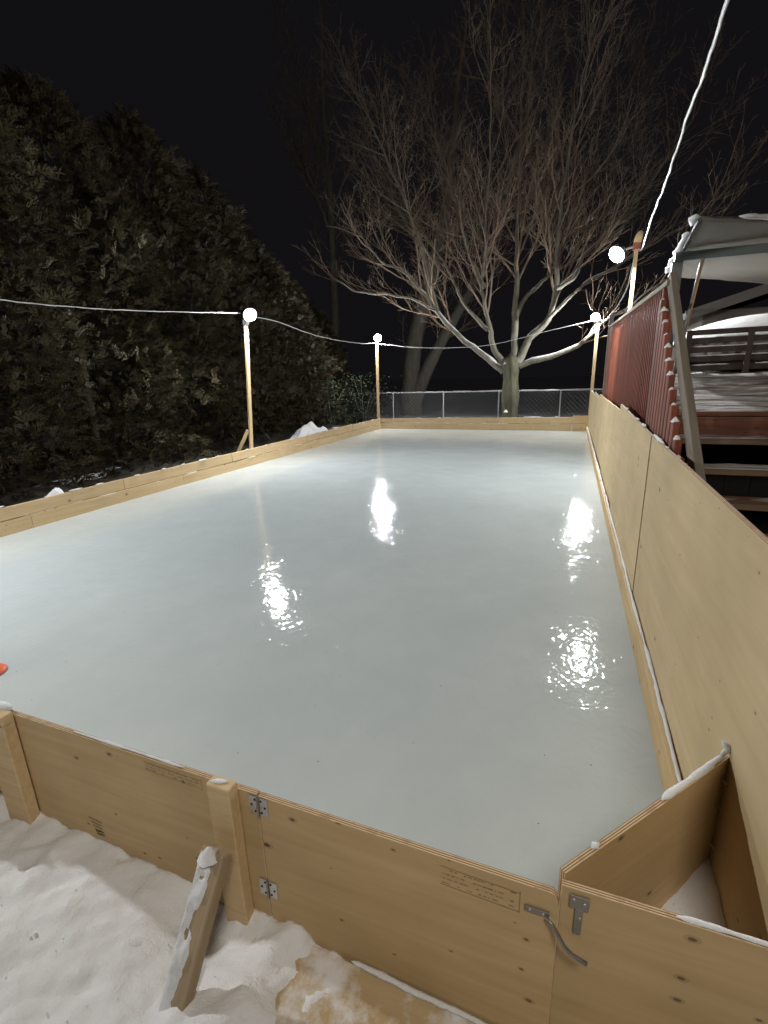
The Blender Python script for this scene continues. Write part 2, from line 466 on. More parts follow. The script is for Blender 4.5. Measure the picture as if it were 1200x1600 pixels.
def snow_strip(name, pts, r, parent=None, seed=0, squash=0.6, gap=0.0, m=None, dens=60, sides=7):
    """ragged line of snow along a polyline"""
    made = []; pts = [V(p) for p in pts]
    P = []
    for a, b in zip(pts, pts[1:]):
        n = max(2, int((b - a).length * dens))
        for i in range(n): P.append(a + (b - a) * (i / n))
    P.append(pts[-1])
    run = []; rr = []
    def flush():
        if len(run) > 2:
            k = [1.0] * len(run); k[0] = k[-1] = 0.15
            if len(run) > 4: k[1] = k[-2] = 0.7
            mb = MB(); mb.tube(run, [a * b for a, b in zip(rr, k)], sides, squash=squash)
            made.append(mb.build(name, m or SNOW, parent, smooth=True))
        run.clear(); rr.clear()
    for i, p in enumerate(P):
        s = i / dens
        q = nz(s * 2.2, seed * 3.7, 0.5, 1.6, 3)
        if q + 0.5 < gap: flush(); continue
        run.append(p + V((0.25 * r * nz(s, seed, 9, 7), 0.25 * r * nz(s, seed, 3, 7), 0)))
        rr.append(r * (0.75 + 0.5 * nz(s, seed, 1, 5) + 0.25 * nz(s, seed, 2, 17)))
    flush()
    return made

def heap(name, c, rx, ry, h, parent=None, seed=0, m=None, n=26, rings=12, rough=0.3, flat=0):
    mb = MB()
    for j in range(rings + 1):
        t = j / rings
        for i in range(n):
            a = 2 * math.pi * i / n
            k = 1 + rough * nz(math.cos(a) * 1.3, math.sin(a) * 1.3, seed + t, 1.3)
            x = c[0] + rx * t * k * math.cos(a); y = c[1] + ry * t * k * math.sin(a)
            fall = (1 - t ** flat) if flat else (math.cos(t * math.pi) * 0.5 + 0.5)
            z = c[2] + h * fall * (1 + rough * 0.9 * nz(x, y, seed, 1.1 / max(rx, 0.02), 2)) + h * rough * 0.22 * (1 - t * t) * nz(x, y, seed + 4, 4.0 / max(rx, 0.02), 3)
            mb.v.append((x, y, z))
    for j in range(rings):
        for i in range(n):
            a = j * n + i; b = j * n + (i + 1) % n
            mb.f.append((a, a + n, b + n, b)); mb.m.append(0)
    return mb.build(name, m or SNOW, parent, smooth=True)

# --- left side boards: two rows of planks on edge
lb = empty('rink_board', (-6.38, 8.5, 0), 'long low left rink board of two stacked yellow spruce planks', 'rink board')
def lx(y): return -6.40 + (y - 1) * 0.0075 + 0.012 * math.sin(y * 0.9)
rng = random.Random(3)
ys = [0.9, 3.9, 6.55, 9.6, 12.6, 16.0]
for a, b in zip(ys, ys[1:]):
    board('plank', (lx(a), a + 0.002), (lx(b), b - 0.002), -0.08, 0.178 + rng.uniform(-.006, .006), 0.038, lb, LUM, side=1)
ys = [0.9, 2.4, 5.35, 7.9, 10.9, 13.7, 16.0]
for a, b in zip(ys, ys[1:]):
    z = 0.356 + rng.uniform(-.02, .025)
    board('plank', (lx(a) - rng.uniform(0, .012), a + 0.003), (lx(b) - rng.uniform(0, .012), b - 0.003), 0.187, z - 0.012, 0.038, lb, LUM, side=1, z1b=z)
snow_strip('snow', [(lx(3) - .02, 3.0, .362), (lx(9) - .02, 9, .362), (lx(15.8) - .02, 15.8, .362)], 0.02, lb, 2, gap=0.62, dens=30)
snow_strip('snow', [(lx(3) + .0, 3.0, .185), (lx(15.8), 15.8, .185)], 0.008, lb, 7, gap=0.66, dens=30)

# --- back boards
bb = empty('rink_board', (-2.9, 16.03, 0), 'low far end rink board of stacked planks before the wire fence', 'rink board')
xs = [-6.30, -5.75, -3.55, -1.1, 0.02]
for a, b in zip(xs, xs[1:]):
    board('plank', (a + .002, 16.03), (b - .002, 16.03 + rng.uniform(-.008, .008)), -0.08, 0.20 + rng.uniform(-.01, .01), 0.038, bb, LUM, side=1)
xs = [-6.30, -4.3, -2.2, 0.02]
zt = [0.34, 0.37, 0.39, 0.42]
for i, (a, b) in enumerate(zip(xs, xs[1:])):
    board('plank', (a + .002, 16.045), (b - .002, 16.045), 0.212, zt[i], 0.038, bb, LUM, side=1, z1b=zt[i + 1] - 0.005)
board('end_plank', (0.025, 16.0), (0.50, 15.99), -0.06, 0.225, 0.038, bb, LUM, side=1)
board('end_plank', (0.025, 16.005), (0.50, 15.995), 0.229, 0.46, 0.038, bb, LUM, side=1)
snow_strip('snow', [(-6.2, 16.03, .205), (0, 16.03, .208)], 0.014, bb, 4, gap=0.5, dens=25)
snow_strip('snow', [(-6.2, 16.06, .355), (0, 16.06, .425)], 0.03, bb, 9, gap=0.66, dens=25)

# --- tall plywood wall on the right
rw = empty('plywood_wall', (0.53, 8.0, 0), 'tall plywood rink wall along the right side below the red deck', 'rink wall')
def wx(y): return 0.532 - 0.004 * y
segs = [(0.98, 3.703, 1.272, 1.318), (3.711, 6.145, 1.318, 1.385), (6.149, 7.3, 1.30, 1.305), (7.304, 8.585, 1.295, 1.305), (8.589, 11.03, 1.28, 1.30), (11.034, 13.46, 1.24, 1.26), (13.464, 15.97, 1.17, 1.20)]
for i, (a, b, za, zb) in enumerate(segs):
    off = (0, -0.005, 0.016, 0.012, 0.026, 0.02, 0.014)[i]
    board('panel', (wx(a) + off, a), (wx(b) + off * 0.6, b), -0.05, za, 0.0185, rw, PLYW, EDGE, 0.0015, z1b=zb, side=-1)
kb = [(1.50, 4.2), (4.2, 7.85), (7.85, 11.5), (11.5, 15.96)]
for a, b in kb:
    board('kick_board', (wx(a) - 0.040, a + .002), (wx(b) - 0.040, b - .002), -0.06, 0.145 + rng.uniform(-.008, .01), 0.0375, rw, PLY, side=-1)
pts = []
y = 1.55
while y < 15.8:
    pts.append((wx(y) - 0.014 + 0.003 * math.sin(y * 3), y, 0.160 + 0.003 * math.sin(y * 5))); y += 0.4
snow_strip('snow', pts, 0.0125, rw, 5, gap=-9, dens=22, squash=0.9, sides=6)
for a, b, zz in ((3.15, 6.05, 1.325), (11.2, 15.6, 1.21)):
    snow_strip('snow', [(wx(a) + .012, a, 1.312 if a < 4 else zz), (wx(b) + .012, b, 1.385 if a < 4 else zz)], 0.016, rw, 12, gap=0.35, dens=26)
# backing studs on the outside of the wall
for y in (1.05, 3.7, 6.15, 8.58, 11.03, 13.46): board('stud', (wx(y) + 0.0465, y - 0.02), (wx(y) + 0.0465, y + 0.02), -0.05, 1.15, 0.088, rw, LUM, side=-1)

# --- front board, hinge side
YF = 0.952
fb = empty('front_board', (-1.4, YF, 0), 'fixed plywood front board with tally marks left of the gate', 'rink board')
board('panel', (-1.925, YF), (-0.815, YF), -0.04, 0.535, 0.018, fb, PLY, EDGE, 0.001, side=1)
o = board('post', (-2.065, YF - 0.046), (-1.93, YF - 0.046), -0.12, 0.55, 0.044, fb, LUM, side=1)
o = board('hinge_post', (-0.968, YF - 0.044), (-0.882, YF - 0.044), -0.10, 0.566, 0.042, fb, LUM, side=1)
# tally strokes and the printed grade stamp (flat print on the panel)
ink = MB()
def stroke(mb, x0, z0, x1, z1, w=0.004, y=YF - 0.0008):
    d = V((x1 - x0, z1 - z0)); n = V((-d.y, d.x)).normalized() * w / 2
    mb.quad([(x0 - n.x, y, z0 - n.y), (x1 - n.x, y, z1 - n.y), (x1 + n.x, y, z1 + n.y), (x0 + n.x, y, z0 + n.y)])
bx, bz = -1.625, 0.148
for i, (dx, dz, l, dr) in enumerate([(-.006, 0, .066, -.006), (.002, -.018, .052, -.006), (.008, -.034, .050, -.004), (.014, -.052, .046, -.002), (.016, -.060, .046, .008), (.018, -.074, .046, .010), (.018, -.050, .016, -.030), (.044, -.048, .014, -.028), (.03, -.056, .014, -.02)]):
    stroke(ink, bx + dx, bz + dz, bx + dx + l, bz + dz + dr, 0.0034)
ink.build('tally_marks', INK, fb)
st = MB(); rs = random.Random(5)
def stamp(mb, x0, z0, x1, z1, rows, y):
    stroke(mb, x0, z1, x1, z1 - .004, 0.0018, y); stroke(mb, x0, z0, x1, z0 - .004, 0.0018, y); stroke(mb, x1, z1 + .004, x1, z0 - .008, .002, y)
    for r in range(rows):
        zz = z0 + (z1 - z0) * (r + 0.5) / rows; x = x0 + 0.006
        while x < x1 - 0.012:
            l = rs.uniform(.004, .014)
            if rs.random() > 0.25: stroke(mb, x, zz, x + l, zz - .0006, rs.uniform(.002, .0045), y)
            x += l + rs.uniform(.002, .006)
stamp(st, -1.275, .485, -1.03, .518, 3, YF - 0.0006)
st.build('grade_stamp', FADED, fb)
snow_strip('snow', [(-1.92, YF + .009, .537), (-1.1, YF + .009, .537)], 0.0055, fb, 3, gap=0.5, dens=70)
snow_strip('snow', [(-0.962, YF - .03, .567), (-0.90, YF - .016, .568)], 0.014, fb, 6, dens=90, squash=0.3)

fb2 = empty('front_board', (-3.2, YF, 0), 'plywood front board cut off by the left edge of the picture', 'rink board')
board('panel', (-4.36, YF + .004), (-1.929, YF + .004), -0.04, 0.528, 0.018, fb2, PLY, EDGE, 0.001, side=1)
snow_strip('snow', [(-3.2, YF + .006, .545), (-1.95, YF + .006, .548)], 0.03, fb2, 8, dens=50)

# --- gate
gt = empty('gate', (-0.4, YF, 0), 'hinged plywood rink gate with bent latch hook in the foreground', 'gate')
gz0, gz1 = -0.07, 0.532
gb = MB()
L = 0.868
gb.chamfer((0, 0, 0), (L - 0.02, 0.018, gz1 - gz0), 0.001, edge=1)
# rounded free corner
prof = [(L - 0.02, gz1 - gz0 - 0.0005)] + [(L - 0.02 + 0.02 * math.sin(t), gz1 - gz0 - 0.045 + 0.045 * math.cos(t)) for t in [i * math.pi / 16 for i in range(1, 9)]] + [(L, 0.0), (L - 0.02, 0.0)]
n0 = len(gb.v)
for (x, z) in prof: gb.v.append((x - 0.001, 0.0, z))
for (x, z) in prof: gb.v.append((x - 0.001, 0.018, z))
k = len(prof)
gb.f.append(tuple(range(n0, n0 + k))[::-1]); gb.m.append(0)
gb.f.append(tuple(range(n0 + k, n0 + 2 * k))); gb.m.append(0)
for i in range(k - 1):
    gb.f.append((n0 + i, n0 + i + 1, n0 + k + i + 1, n0 + k + i)); gb.m.append(1)
po = put('panel', gb.mesh('panel', [PLY, EDGE]), gt); po.location = V((-0.811, YF - 0.001, gz0)) - V(gt.location)
gs = MB(); stamp(gs, -0.24, .44, -0.035, .502, 4, YF - 0.002); gs.build('grade_stamp', FADED, gt)
def hinge(zc, xc=-0.811):
    h = MB(); y = YF - 0.0045
    for s in (-1, 1):
        h.chamfer((xc + (-.034 if s < 0 else .003), y, zc - .034), (xc + (-.003 if s < 0 else .034), YF - 0.0015, zc + .034), 0.001)
    o = h.build('hinge', STEEL, gt)
    p = MB(); p.tube([(xc, y - .003, zc - .036), (xc, y - .003, zc + .036)], 0.0042, 10)
    p.build('hinge_pin', DSTEEL, o, smooth=False)
    for s in (-1, 1):
        for dx, dz in ((.011, .022), (.024, .0), (.011, -.022)):
            q = MB(); M = Matrix.Translation((xc + s * dx, y - .0005, zc + dz)) @ Matrix.Rotation(math.pi / 2, 4, 'X')
            q.lathe([(0.0, .0012), (.0034, .0010), (.0042, 0)], M, 8); q.build('screw', HOLE, o)
hinge(0.496); hinge(0.160)
lt = MB()
lt.chamfer((-0.022, YF - .007, .455), (0.036, YF - .002, .472), 0.001)
ltc = lt.build('latch_plate', DSTEEL, gt)
for x, z in ((-.010, .4635), (.022, .4625)):
    q = MB(); q.lathe([(0, .003), (.003, .0022), (.0042, 0)], Matrix.Translation((x, YF - .007, z)) @ Matrix.Rotation(math.pi / 2, 4, 'X'), 10); q.build('screw', STEEL, ltc, smooth=True)
lr = MB()
lr.tube([(.030, YF - .012, .461), (.045, YF - .016, .452), (.060, YF - .024, .434), (.075, YF - .030, .414), (.092, YF - .033, .402), (.112, YF - .033, .394), (.126, YF - .032, .388)], [.004, .0045, .005, .0052, .0052, .0054, .0056], 10)
lr.build('latch_hook', DSTEEL, gt, smooth=True)

# --- boxed corner right of the gate
cbx = empty('corner_box', (0.28, 1.2, 0), 'triangular plywood corner box between the gate and the tall wall', 'plywood box')
board('front_panel', (0.059, YF + 0.006), (0.528, YF + 0.012), -0.10, 0.560, 0.018, cbx, PLY, EDGE, 0.001, side=1)
a = V((0.066, 0.985)); b = V((0.527, 1.505))
board('slanted_panel', a, b, -0.08, 0.566, 0.018, cbx, PLY, EDGE, 0.001, side=1, z1b=0.598)
cp = MB()
cp.chamfer((0.078, YF + .001, .505), (0.122, YF + .0055, .545), 0.001); cp.chamfer((0.092, YF + .001, .425), (0.110, YF + .0055, .5045), 0.001)
cpo = cp.build('latch_catch', DSTEEL, cbx)
for x, z in ((.088, .533), (.112, .527), (.104, .478)):
    q = MB(); q.lathe([(0, .003), (.0032, .0022), (.0042, 0)], Matrix.Translation((x, YF + .001, z)) @ Matrix.Rotation(math.pi / 2, 4, 'X'), 10); q.build('screw', STEEL, cpo, smooth=True)
for t in (0.10, 0.30, 0.62, 0.85):
    z = 0.58 - t * 0.48
    q = MB(); q.tube([(0.512, 1.478, z), (0.520, 1.466, z - .004)], 0.003, 6); q.build('screw', STEEL, cbx)
snow_strip('snow', [(a.x + .06, a.y + .085, .574), (0.40, 1.378, .590), (0.515, 1.505, .606)], 0.013, cbx, 10, gap=0.15, dens=70)
snow_strip('snow', [(0.50, 1.495, .606), (0.522, 1.51, .622), (0.505, 1.525, .640)], 0.012, cbx, 15, dens=110, squash=1.0)
snow_strip('snow', [(0.20, YF + .018, .562), (0.50, YF + .02, .562)], 0.0075, cbx, 18, gap=0.3, dens=70)
hp = MB()
nn = 16
for j in range(nn + 1):
    for i in range(nn + 1):
        u = i / nn; w = j / nn * (1 - 0)
        x = 0.10 + 0.425 * u; yl = 0.985 + 0.53 * u; yy = 0.985 + (max(0.0, yl + 0.004 - 0.985)) * w
        hp.v.append((x, yy, 0.085 + 0.09 * u * u + 0.03 * u * w + 0.02 * nz(x, yy, 3, 9)))
for j in range(nn):
    for i in range(nn):
        q = j * (nn + 1) + i; hp.f.append((q, q + 1, q + nn + 2, q + nn + 1)); hp.m.append(0)
tag(hp.build('snow_pile', SNOW, smooth=True), 'small patch of clean snow in the bottom of the triangular corner box', 'snow')

# --- things in front of the gate
br = empty('brace', (-0.95, 0.6, 0), 'snowy leaning wooden stake propping the hinge post', 'brace')
beam('stake', (-0.972, 0.545, -0.20), (-0.918, 0.868, 0.375), 0.089, 0.040, br, wood('dirty_lumber', (0.34, 0.25, 0.15), (0.50, 0.39, 0.25), (0.12, 0.07, 0.04), grain=(3, 50, 50), scuff=0.5))
def on_brace(t, s=0.0, up=0.0):
    a = V((-0.972, 0.545, -0.20)); b = V((-0.918, 0.868, 0.375)); d = (b - a).normalized(); side = V((1, 0, 0)); nrm = side.cross(d).normalized()
    if nrm.z < 0: nrm = -nrm
    return a + (b - a) * t + side * s + nrm * up
heap('snow_cap', on_brace(0.975, -0.008, 0.018), 0.036, 0.034, 0.034, br, 4, rough=0.15)
sn = MB()
nl, nw = 70, 10
for i in range(nl + 1):
    for j in range(nw + 1):
        t = 0.30 + 0.69 * i / nl; s = -0.043 + 0.070 * j / nw
        h = 0.0195 + 0.007 * (0.55 + 1.3 * nz(t * 3, s * 9, 2, 2.6, 5)) - 0.010 * max(0, (s + 0.002) / 0.02)
        if j in (0, nw) or i in (0,): h = 0.017
        sn.v.append(tuple(on_brace(t, s, h)))
for i in range(nl):
    for j in range(nw):
        q = i * (nw + 1) + j; sn.f.append((q, q + nw + 1, q + nw + 2, q + 1)); sn.m.append(0)
sn.build('snow', SNOW, br, smooth=True)
br2 = empty('brace', (-2.25, 0.7, 0), 'snow covered stake end against the board at the left edge', 'brace')
beam('stake', (-2.50, 0.62, -0.12), (-2.09, 0.895, 0.27), 0.04, 0.085, br2, LUM)
heap('snow_cap', (-2.14, 0.865, 0.255), 0.06, 0.05, 0.05, br2, 7, rough=0.2)

stp = MB(); stp.chamfer((0, 0, 0), (1.5, 0.62, 0.0125), 0.002)
so = put('plywood_step', stp.mesh('plywood_step', wood('wet_plywood', (0.50, 0.36, 0.19), (0.60, 0.45, 0.26), (0.2, 0.09, 0.04), grain=(1.5, 20, 20), knot_scale=5, knot_r=.06, scuff=0.2)))
_m = so.data.materials[0]; _nt = _m.node_tree; _b = _nt.nodes['Principled BSDF']; _src = _b.inputs['Base Color'].links[0].from_socket
_fr = tex_noise(_nt, coords(_nt), 5.5, 7, 0.68)
_nt.links.new(mix(_nt, ramp(_nt, _fr, [(0.47, (0, 0, 0)), (0.62, (0.9,) * 3)]), _src, (0.80, 0.80, 0.80)), _b.inputs['Base Color'])
_b.inputs['Roughness'].default_value = 0.5
so.location = (-0.84, 0.32, sheet_z(-0.84) - 0.0125); so.rotation_euler = (0, math.atan(0.050), 0)
tag(so, 'wet plywood sheet half buried in snow before the gate', 'plywood sheet')
tag_foot = snow_strip('foot_snow', [(-0.52, 0.940, .006), (-0.22, 0.938, -.008), (0.03, 0.938, -.022)], 0.011, gt, 21, gap=0.05, dens=80, squash=0.6)

cru = MB(); rc = random.Random(77)
for k in range(160):
    x = rc.uniform(-2.4, -0.35); y = rc.uniform(0.15, 0.90); r = rc.uniform(.0015, .005) * (1.6 if rc.random() < .08 else 1)
    z = max(ground_z(x, y), sheet_z(x) if (x > -0.84 and y > 0.32) else -9) + r * 0.4
    n0 = len(cru.v)
    for d in ((1, 0, 0), (-1, 0, 0), (0, 1, 0), (0, -1, 0), (0, 0, 1), (0, 0, -1)):
        cru.v.append((x + d[0] * r * rc.uniform(.6, 1.2), y + d[1] * r * rc.uniform(.6, 1.2), z + d[2] * r * rc.uniform(.6, 1.1)))
    for f in ((0, 2, 4), (2, 1, 4), (1, 3, 4), (3, 0, 4), (2, 0, 5), (1, 2, 5), (3, 1, 5), (0, 3, 5)): cru.f.append(tuple(n0 + q for q in f)); cru.m.append(0)
tag(cru.build('snow_crumbs', SNOW), 'loose snow crumbs scattered on the trodden snow', 'snow', kind='stuff')

# orange marker at the left edge
oc = MB(); oc.lathe([(0.03, 0.05), (0.034, 0.05), (0.085, 0.012), (0.10, 0.006), (0.10, 0.0), (0.08, 0.004), (0.03, 0.045)], Matrix.Translation((-3.36, 1.58, 0.004)), 28)
tag(oc.build('marker_cone', ORANGE, smooth=True), 'orange plastic marker disc on the ice at the left edge', 'marker')

# snow heap behind the left boards
tag(heap('snow_pile', (-6.95, 12.1, 0.05), 0.55, 1.6, 0.46, None, 3, n=60, rings=30, rough=0.38), 'rough white snow heap behind the far part of the left board', 'snow')
tag(heap('snow_pile', (-6.62, 4.4, 0.10), 0.18, 0.45, 0.255, None, 9, n=30, rings=12, rough=0.5), 'low snow lump behind the near part of the left board', 'snow')

# ------------------------------------------------------------------ light poles
def light_pole(base, top, lamp, aim, label, brace=None, w=0.09, t=0.04, rot=0.0, red=False, rr=0.070):
    root = empty('light_pole', base, label, 'light pole', 'flood lights on wooden poles round the rink')
    b = V(base); tp = V(top)
    beam('post', b, tp, w, t, root, LUM)
    if brace: beam('brace', brace, b + (tp - b) * 0.285 + V((-0.05, -0.02, 0)), 0.04, 0.07, root, LUM)
    la = V(lamp); ax = (V(aim) - la).normalized()
    q = ax.to_track_quat('Z', 'Y').to_matrix().to_4x4()
    M = Matrix.Translation(la) @ q
    # junction box at the pole head
    jb = MB(); jb.chamfer((-.05, -.05, -.05), (.05, .05, .05), .012, M=Matrix.Translation(tp + V((0, 0, 0.02))))
    j = jb.build('junction_box', REDBOX if red else WHITE, root)
    if red:
        c = MB(); c.lathe([(0.0, .17), (.03, .15), (.052, .09), (.055, .0), (.0, -.005)], Matrix.Translation(tp + V((0, 0, 0.07))) @ Matrix.Rotation(0.25, 4, 'Y'), 12)
        c.build('pole_cap', LUM, root, smooth=True)
    ar = MB(); ar.tube([tp + V((0, 0, .03)), (tp + la) / 2 + V((0, 0, .03)), la - ax * 0.10], .016, 8); ar.build('lamp_arm', WHITE, root, smooth=True)
    h = MB()
    h.lathe([(.0, -.13), (.045, -.13), (.05, -.09), (rr * .72, -.045), (rr * 1.75, .02), (rr * 1.80, .024), (rr * 1.78, .014), (rr * .74, -.035), (.03, -.07), (0, -.07)], M, 26)
    hs = h.build('reflector', SHADE, root, smooth=True)
    e = MB(); e.lathe([(rr * .80, -.02), (rr * .86, .012), (rr * .82, .040), (rr * .66, .068), (rr * .36, .086), (0.001, .092)], M, 24)
    e.build('bulb', BULB, hs, smooth=True)
    return root
light_pole((-6.42, 8.62, -0.1), (-6.20, 8.60, 2.86), (-6.02, 8.50, 3.00), (-2.6, 5.6, 0.2), 'wooden flood light pole with a small brace on the left board', brace=(-6.80, 8.50, 0.05))
light_pole((-6.45, 16.20, -0.1), (-6.46, 16.30, 2.88), (-6.38, 16.20, 3.05), (-3.2, 8, 0.3), 'wooden flood light pole at the far left corner of the rink', t=0.05)
light_pole((0.50, 16.22, -0.1), (0.52, 16.40, 3.10), (0.44, 16.30, 3.27), (-2.0, 9, 0.3), 'wooden flood light pole at the far right corner of the rink', t=0.05)
light_pole((0.70, 8.80, -0.1), (0.72, 8.80, 3.50), (0.46, 8.66, 3.42), (-2.6, 5.4, 0.3), 'wooden flood light pole with red box above the red railing', red=True, t=0.05, rr=0.068)
light_pole((-6.48, 1.36, -0.1), (-6.42, 1.36, 2.86), (-6.28, 1.34, 3.0), (0.4, 2.2, 0.5), 'wooden flood light pole at the near left corner of the rink')

# ------------------------------------------------------------------ cords
def cord(name, pts, r, label):
    # Catmull-Rom through the points with a little kink
    P = [V(p) for p in pts]; P = [P[0] * 2 - P[1]] + P + [P[-1] * 2 - P[-2]]
    out = []
    for i in range(1, len(P) - 2):
        for k in range(14):
            t = k / 14; p0, p1, p2, p3 = P[i - 1:i + 3]
            q = 0.5 * ((2 * p1) + (p2 - p0) * t + (2 * p0 - 5 * p1 + 4 * p2 - p3) * t * t + (3 * p1 - p0 - 3 * p2 + p3) * t ** 3)
            out.append(q + V((nz(q.x, q.y, 1, 3), nz(q.x, q.y, 2, 3), nz(q.x, q.y, 3, 3))) * 0.010)
    out.append(P[-2])
    mb = MB(); mb.tube(out, [r * (1 + 0.35 * nz(i * .3, 0, 0, 1)) for i in range(len(out))], 7)
    return tag(mb.build(name, CORD, smooth=True), label, 'cord', 'white cords strung between the light poles')
cord('cord', [(-6.42, 1.36, 2.95), (-6.3, 2.6, 2.78), (-6.22, 4.0, 2.725), (-6.2, 4.77, 2.744), (-6.2, 5.77, 2.796), (-6.2, 8.45, 3.03)], 0.0065, 'white cord running from the left light pole out of the picture')
cord('cord', [(-6.15, 8.6, 2.98), (-6.2, 9.67, 2.99), (-6.2, 11.69, 2.80), (-6.2, 14.13, 2.76), (-6.42, 16.2, 2.88)], 0.008, 'sagging white cord between the left pole and far left corner pole')
cord('cord', [(-6.40, 16.25, 2.86), (-4.84, 16.35, 2.66), (-2.72, 16.35, 2.64), (-0.8, 16.35, 2.98), (0.45, 16.38, 3.2)], 0.009, 'white cord strung across the far end in front of the maple')
cord('cord', [(0.55, 16.4, 3.2), (0.62, 14.2, 2.98), (0.66, 11.8, 2.95), (0.70, 9.6, 3.05), (0.72, 8.85, 3.45)], 0.010, 'short white cord running from the far right pole to the railing pole')
cord('cord', [(0.74, 8.75, 3.47), (0.77, 8.565, 3.442), (0.768, 7.762, 3.595), (0.76, 7.059, 3.65), (0.734, 6.156, 3.663), (0.695, 5.153, 3.703), (0.647, 4.251, 3.624), (0.58, 3.452, 3.525), (0.48, 2.25, 3.38)], 0.0105, 'thick white cord rising over the deck to the top edge')

# ------------------------------------------------------------------ wire fence
fn = empty('wire_fence', (-2.9, 17.4, 0), 'chain link fence with frosted top rail beyond the far boards', 'fence')
FY = 17.4
px_ = [-12.3, -10.3, -8.3, -6.30, -4.37, -2.41, -0.40, 1.6, 3.6, 5.6]
for x in px_:
    p = MB(); p.tube([(x, FY, -0.1), (x, FY, 1.20)], 0.024, 10); p.build('post', FENCEM, fn, smooth=True)
p = MB(); p.tube([(-12.3, FY, 1.185), (-4.3, FY, 1.175), (5.6, FY, 1.19)], 0.021, 8); p.build('top_rail', FENCEM, fn, smooth=True)
wm = MB(); stp_ = 0.15; Hf = 1.12
x = -8.6 - Hf
while x < 3.6:
    for s in (1, -1):
        a = V((x if s > 0 else x + Hf, FY - 0.027 - 0.003 * s, 0.05)); b = V((x + Hf if s > 0 else x, FY - 0.027 - 0.003 * s, 0.05 + Hf))
        wm.tube([a, b], 0.0034, 3, cap=False)
    x += stp_
tag(wm.build('wire_mesh', plain('wire', (0.36, 0.37, 0.38), 0.6, 0.1, 0.2, 20), fn), kind='stuff')
snow_strip('snow', [(-8.2, FY, 1.207), (-4.3, FY, 1.198), (3.6, FY, 1.211)], 0.018, fn, 14, gap=0.2, dens=20)

# ------------------------------------------------------------------ bare trees
def rot_about(d, ang, az):
    o = d.orthogonal().normalized(); o = Quaternion(d, az) @ o
    return (d * math.cos(ang) + o * math.sin(ang)).normalized()
class Tree:
    def __init__(s, seed, trop=0.10, wander=0.14): s.r = random.Random(seed); s.tw = MB(); s.trop = trop; s.wander = wander; s.count = 0
    def grow(s, p, d, L, r, lvl, sides=4):
        R = s.r; n = max(3, min(9, int(L / 0.28) + 2)); st = L / n
        pts = [p.copy()]; dirs = [d.copy()]
        for i in range(n):
            d = (d + V((0, 0, 1)) * s.trop * (1.1 if lvl < 3 else 0.7) + V((R.gauss(0, 1), R.gauss(0, 1), R.gauss(0, 1))) * s.wander).normalized()
            p = p + d * st; pts.append(p.copy()); dirs.append(d.copy())
        rad = [max(0.0036, r * (1 - 0.72 * i / n)) for i in range(n + 1)]
        s.tw.tube(pts, rad, sides if r > 0.012 else 3, cap=False); s.count += 1
        s.kids(pts, dirs, rad, L, lvl)
    def kids(s, pts, dirs, rad, L, lvl, t0=0.15):
        R = s.r
        if lvl >= 5 or L < 0.25: return
        n = max(2, int(L * (2.5, 3.5, 4.4, 4.4, 3.5)[lvl]))
        az = R.uniform(0, 6.28)
        for k in range(n):
            t = t0 + (0.97 - t0) * (k + R.uniform(0.1, 0.9)) / n
            f = t * (len(pts) - 1); i = min(int(f), len(pts) - 2); q = pts[i].lerp(pts[i + 1], f - i)
            az += 2.4 + R.uniform(-.5, .5)
            dd = rot_about(dirs[i], R.uniform(0.42, 0.85), az)
            if dd.z < 0.05: dd.z = abs(dd.z) * 0.5 + 0.08; dd.normalize()
            l = L * R.uniform(0.36, 0.58) * (1.12 - 0.55 * t)
            l = min(l, (3.0, 2.3, 1.35, 0.8, 0.45)[lvl])
            if l < 0.14: continue
            s.grow(q, dd, l, max(0.004, min(rad[i] * 0.48, 0.007 + 0.011 * l)), lvl + 1)
